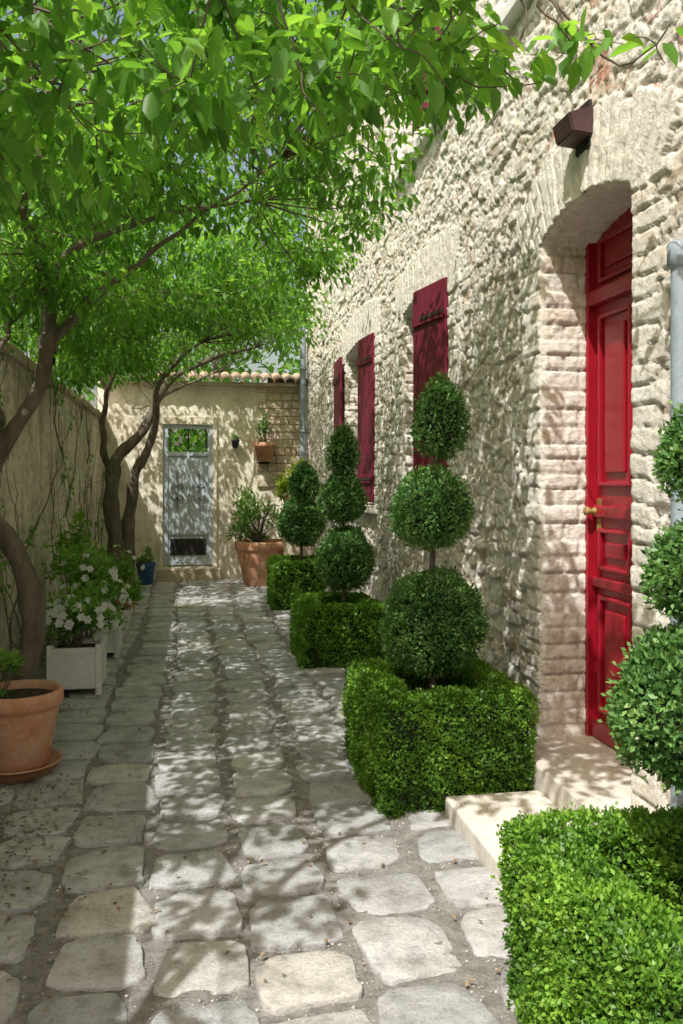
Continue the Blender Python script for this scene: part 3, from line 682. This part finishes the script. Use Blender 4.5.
tree('tree',(-.95,Yb,0),[([(-.97,Yb,-.05),(-.936,Yb,.31),(-.855,Yb,.58),(-.84,Yb,.83),(-.95,Yb,1.08),(-1.08,Yb,1.31),(-1.015,Yb,1.61),(-.80,Yb,1.96),(-.76,Yb,2.18),(-.75,Yb,2.42),(-.62,Yb,2.72),(-.2,Yb+.3,3.0),(.4,Yb+.5,3.2)],.080,.010),
 ([(-.76,Yb,2.15),(-.6,Yb+.1,2.42),(-.35,Yb+.2,2.65),(0,Yb+.2,2.95),(.5,Yb-.2,3.2)],.030,.005),
 ([(-.75,Yb,2.4),(-.8,Yb-.5,2.8),(-.6,Yb-1.4,3.0)],.03,.008),
 ([(-.78,Yb,2.1),(-.85,Yb+.9,2.6),(-.6,Yb+2.2,2.9),(.1,Yb+3.1,3.1)],.04,.008),
 ([(-1.0,Yb,1.65),(-1.1,Yb+.3,2.1),(-1.05,Yb+.9,2.6)],.03,.008)],B,2,.072,92)
C=clus(7.7,12.1,215,-1.5,1.3,1.15)
Yc=10.8
tree('tree',(-.86,Yc,0),[([(-.86,Yc,-.05),(-.92,Yc,.7),(-.955,Yc,1.40),(-.86,Yc,1.76),(-.55,Yc,2.10),(-.31,Yc,2.62),(.2,Yc,2.95),(.8,Yc-.2,3.1)],.115,.015),
 ([(-.78,Yc+.1,-.05),(-.76,Yc+.1,.8),(-.675,Yc,1.5),(-.45,Yc-.1,2.0),(-.35,Yc-.6,2.6),(.1,Yc-1.4,2.95)],.095,.015),
 ([(-.95,Yc,1.3),(-1.05,Yc-.1,2.0),(-.9,Yc-.7,2.6),(-.5,Yc-1.8,2.9)],.05,.01),
 ([(-.6,Yc,2.0),(-.4,Yc+.5,2.5),(.3,Yc+.9,2.9)],.04,.01)],C,3,.085,64,shape=4)
# climbing stems on the left wall with sparse leaves
pa=[];LP=[]
for k in range(26):
    y0=2.6+9*rng.random(); p=np.array([-1.2,y0,.0 if rng.random()<.6 else 1+rng.random()]); pts_=[p]; sl=rng.normal()*.16
    H=p[2]+1.0+1.3*rng.random()
    while pts_[-1][2]<min(H,2.25): pts_.append(pts_[-1]+np.array([0,sl+rng.normal()*.13,.10+.12*rng.random()]))
    if len(pts_)<3: continue
    pts_=np.array(pts_); pts_[:,0]=-1.205+.03*rng.random(len(pts_)); n_=len(pts_)*3
    pa.append((spline(pts_,n_),np.linspace(.007,.002,n_)*(.6+.8*rng.random())))
    for s in range(4):
        b0=pts_[rng.integers(1,len(pts_)-1)]; q=[b0]
        d=rng.choice([-1,1])
        for t in range(6): q.append(q[-1]+np.array([.004,d*.07+rng.normal()*.06,.06+rng.normal()*.06]))
        S=spline(q,14); pa.append((S,np.linspace(.0035,.0015,14)))
        if rng.random()<.3: LP.append(S[4:])
vv=empty('climbing_vine',(-1.2,6,0))
tubes('stems',pa,M_bark,vv,5)
LP=np.concatenate(LP); LP=LP[LP[:,2]<2.3]; LP=np.repeat(LP,2,0)+rng.normal(size=(len(LP)*2,3))*[.012,.03,.03]
leaves('leaves',LP,rvec(len(LP))*[.4,1,1]+[.3,0,0],rvec(len(LP))*.5+[1,0,0],.05,.035,M_shrub,vv,6)
# distant trees behind the walls
n=20000; k=160
cc=np.stack([rng.uniform(-8,4,k),rng.uniform(13.8,18,k),rng.uniform(.4,6.2,k)],1)
idx=rng.integers(0,k,n); P=cc[idx]+rng.normal(size=(n,3))*.45
leaves('distant_trees',P,rvec(n)+[0,0,-.3],rvec(n)*.6+[0,-.2,1],.20,.12,M_far,None,4)
# ------------------------------------------------------------ camera & light
cam=bpy.data.cameras.new('camera'); co=bpy.data.objects.new('camera',cam); COL.objects.link(co)
co.location=(0,0,1.45); co.rotation_euler=(math.radians(90),0,-math.atan(151/850))
cam.sensor_width=36; cam.lens=850/1024*36; cam.shift_y=-32/1024; cam.clip_end=500; cam.clip_start=.05
sc.camera=co
tos=Vector((-.35,-.46,.815)).normalized()
sun=bpy.data.lights.new('sun','SUN'); sun.energy=5; sun.angle=math.radians(.5); sun.color=(1,.975,.935)
so=bpy.data.objects.new('sun',sun); so.rotation_euler=tos.to_track_quat('Z','Y').to_euler(); COL.objects.link(so)
w=bpy.data.worlds.new("World"); sc.world=w; w.use_nodes=True; nt=w.node_tree
bg=nt.nodes['Background']; sk=nt.nodes.new('ShaderNodeTexSky'); sk.sky_type='NISHITA'; sk.sun_disc=False
sk.sun_elevation=math.asin(tos.z); sk.sun_rotation=math.atan2(tos.x,tos.y); sk.dust_density=5; sk.air_density=1.3; sk.ozone_density=.5
c=mix(nt,1.0,sk.outputs[0],(1.30,1.20,1.06),'MULTIPLY')
nt.links.new(c,bg.inputs[0]); bg.inputs[1].default_value=.15
sc.view_settings.view_transform='Standard'; sc.view_settings.look='None'; sc.view_settings.exposure=0
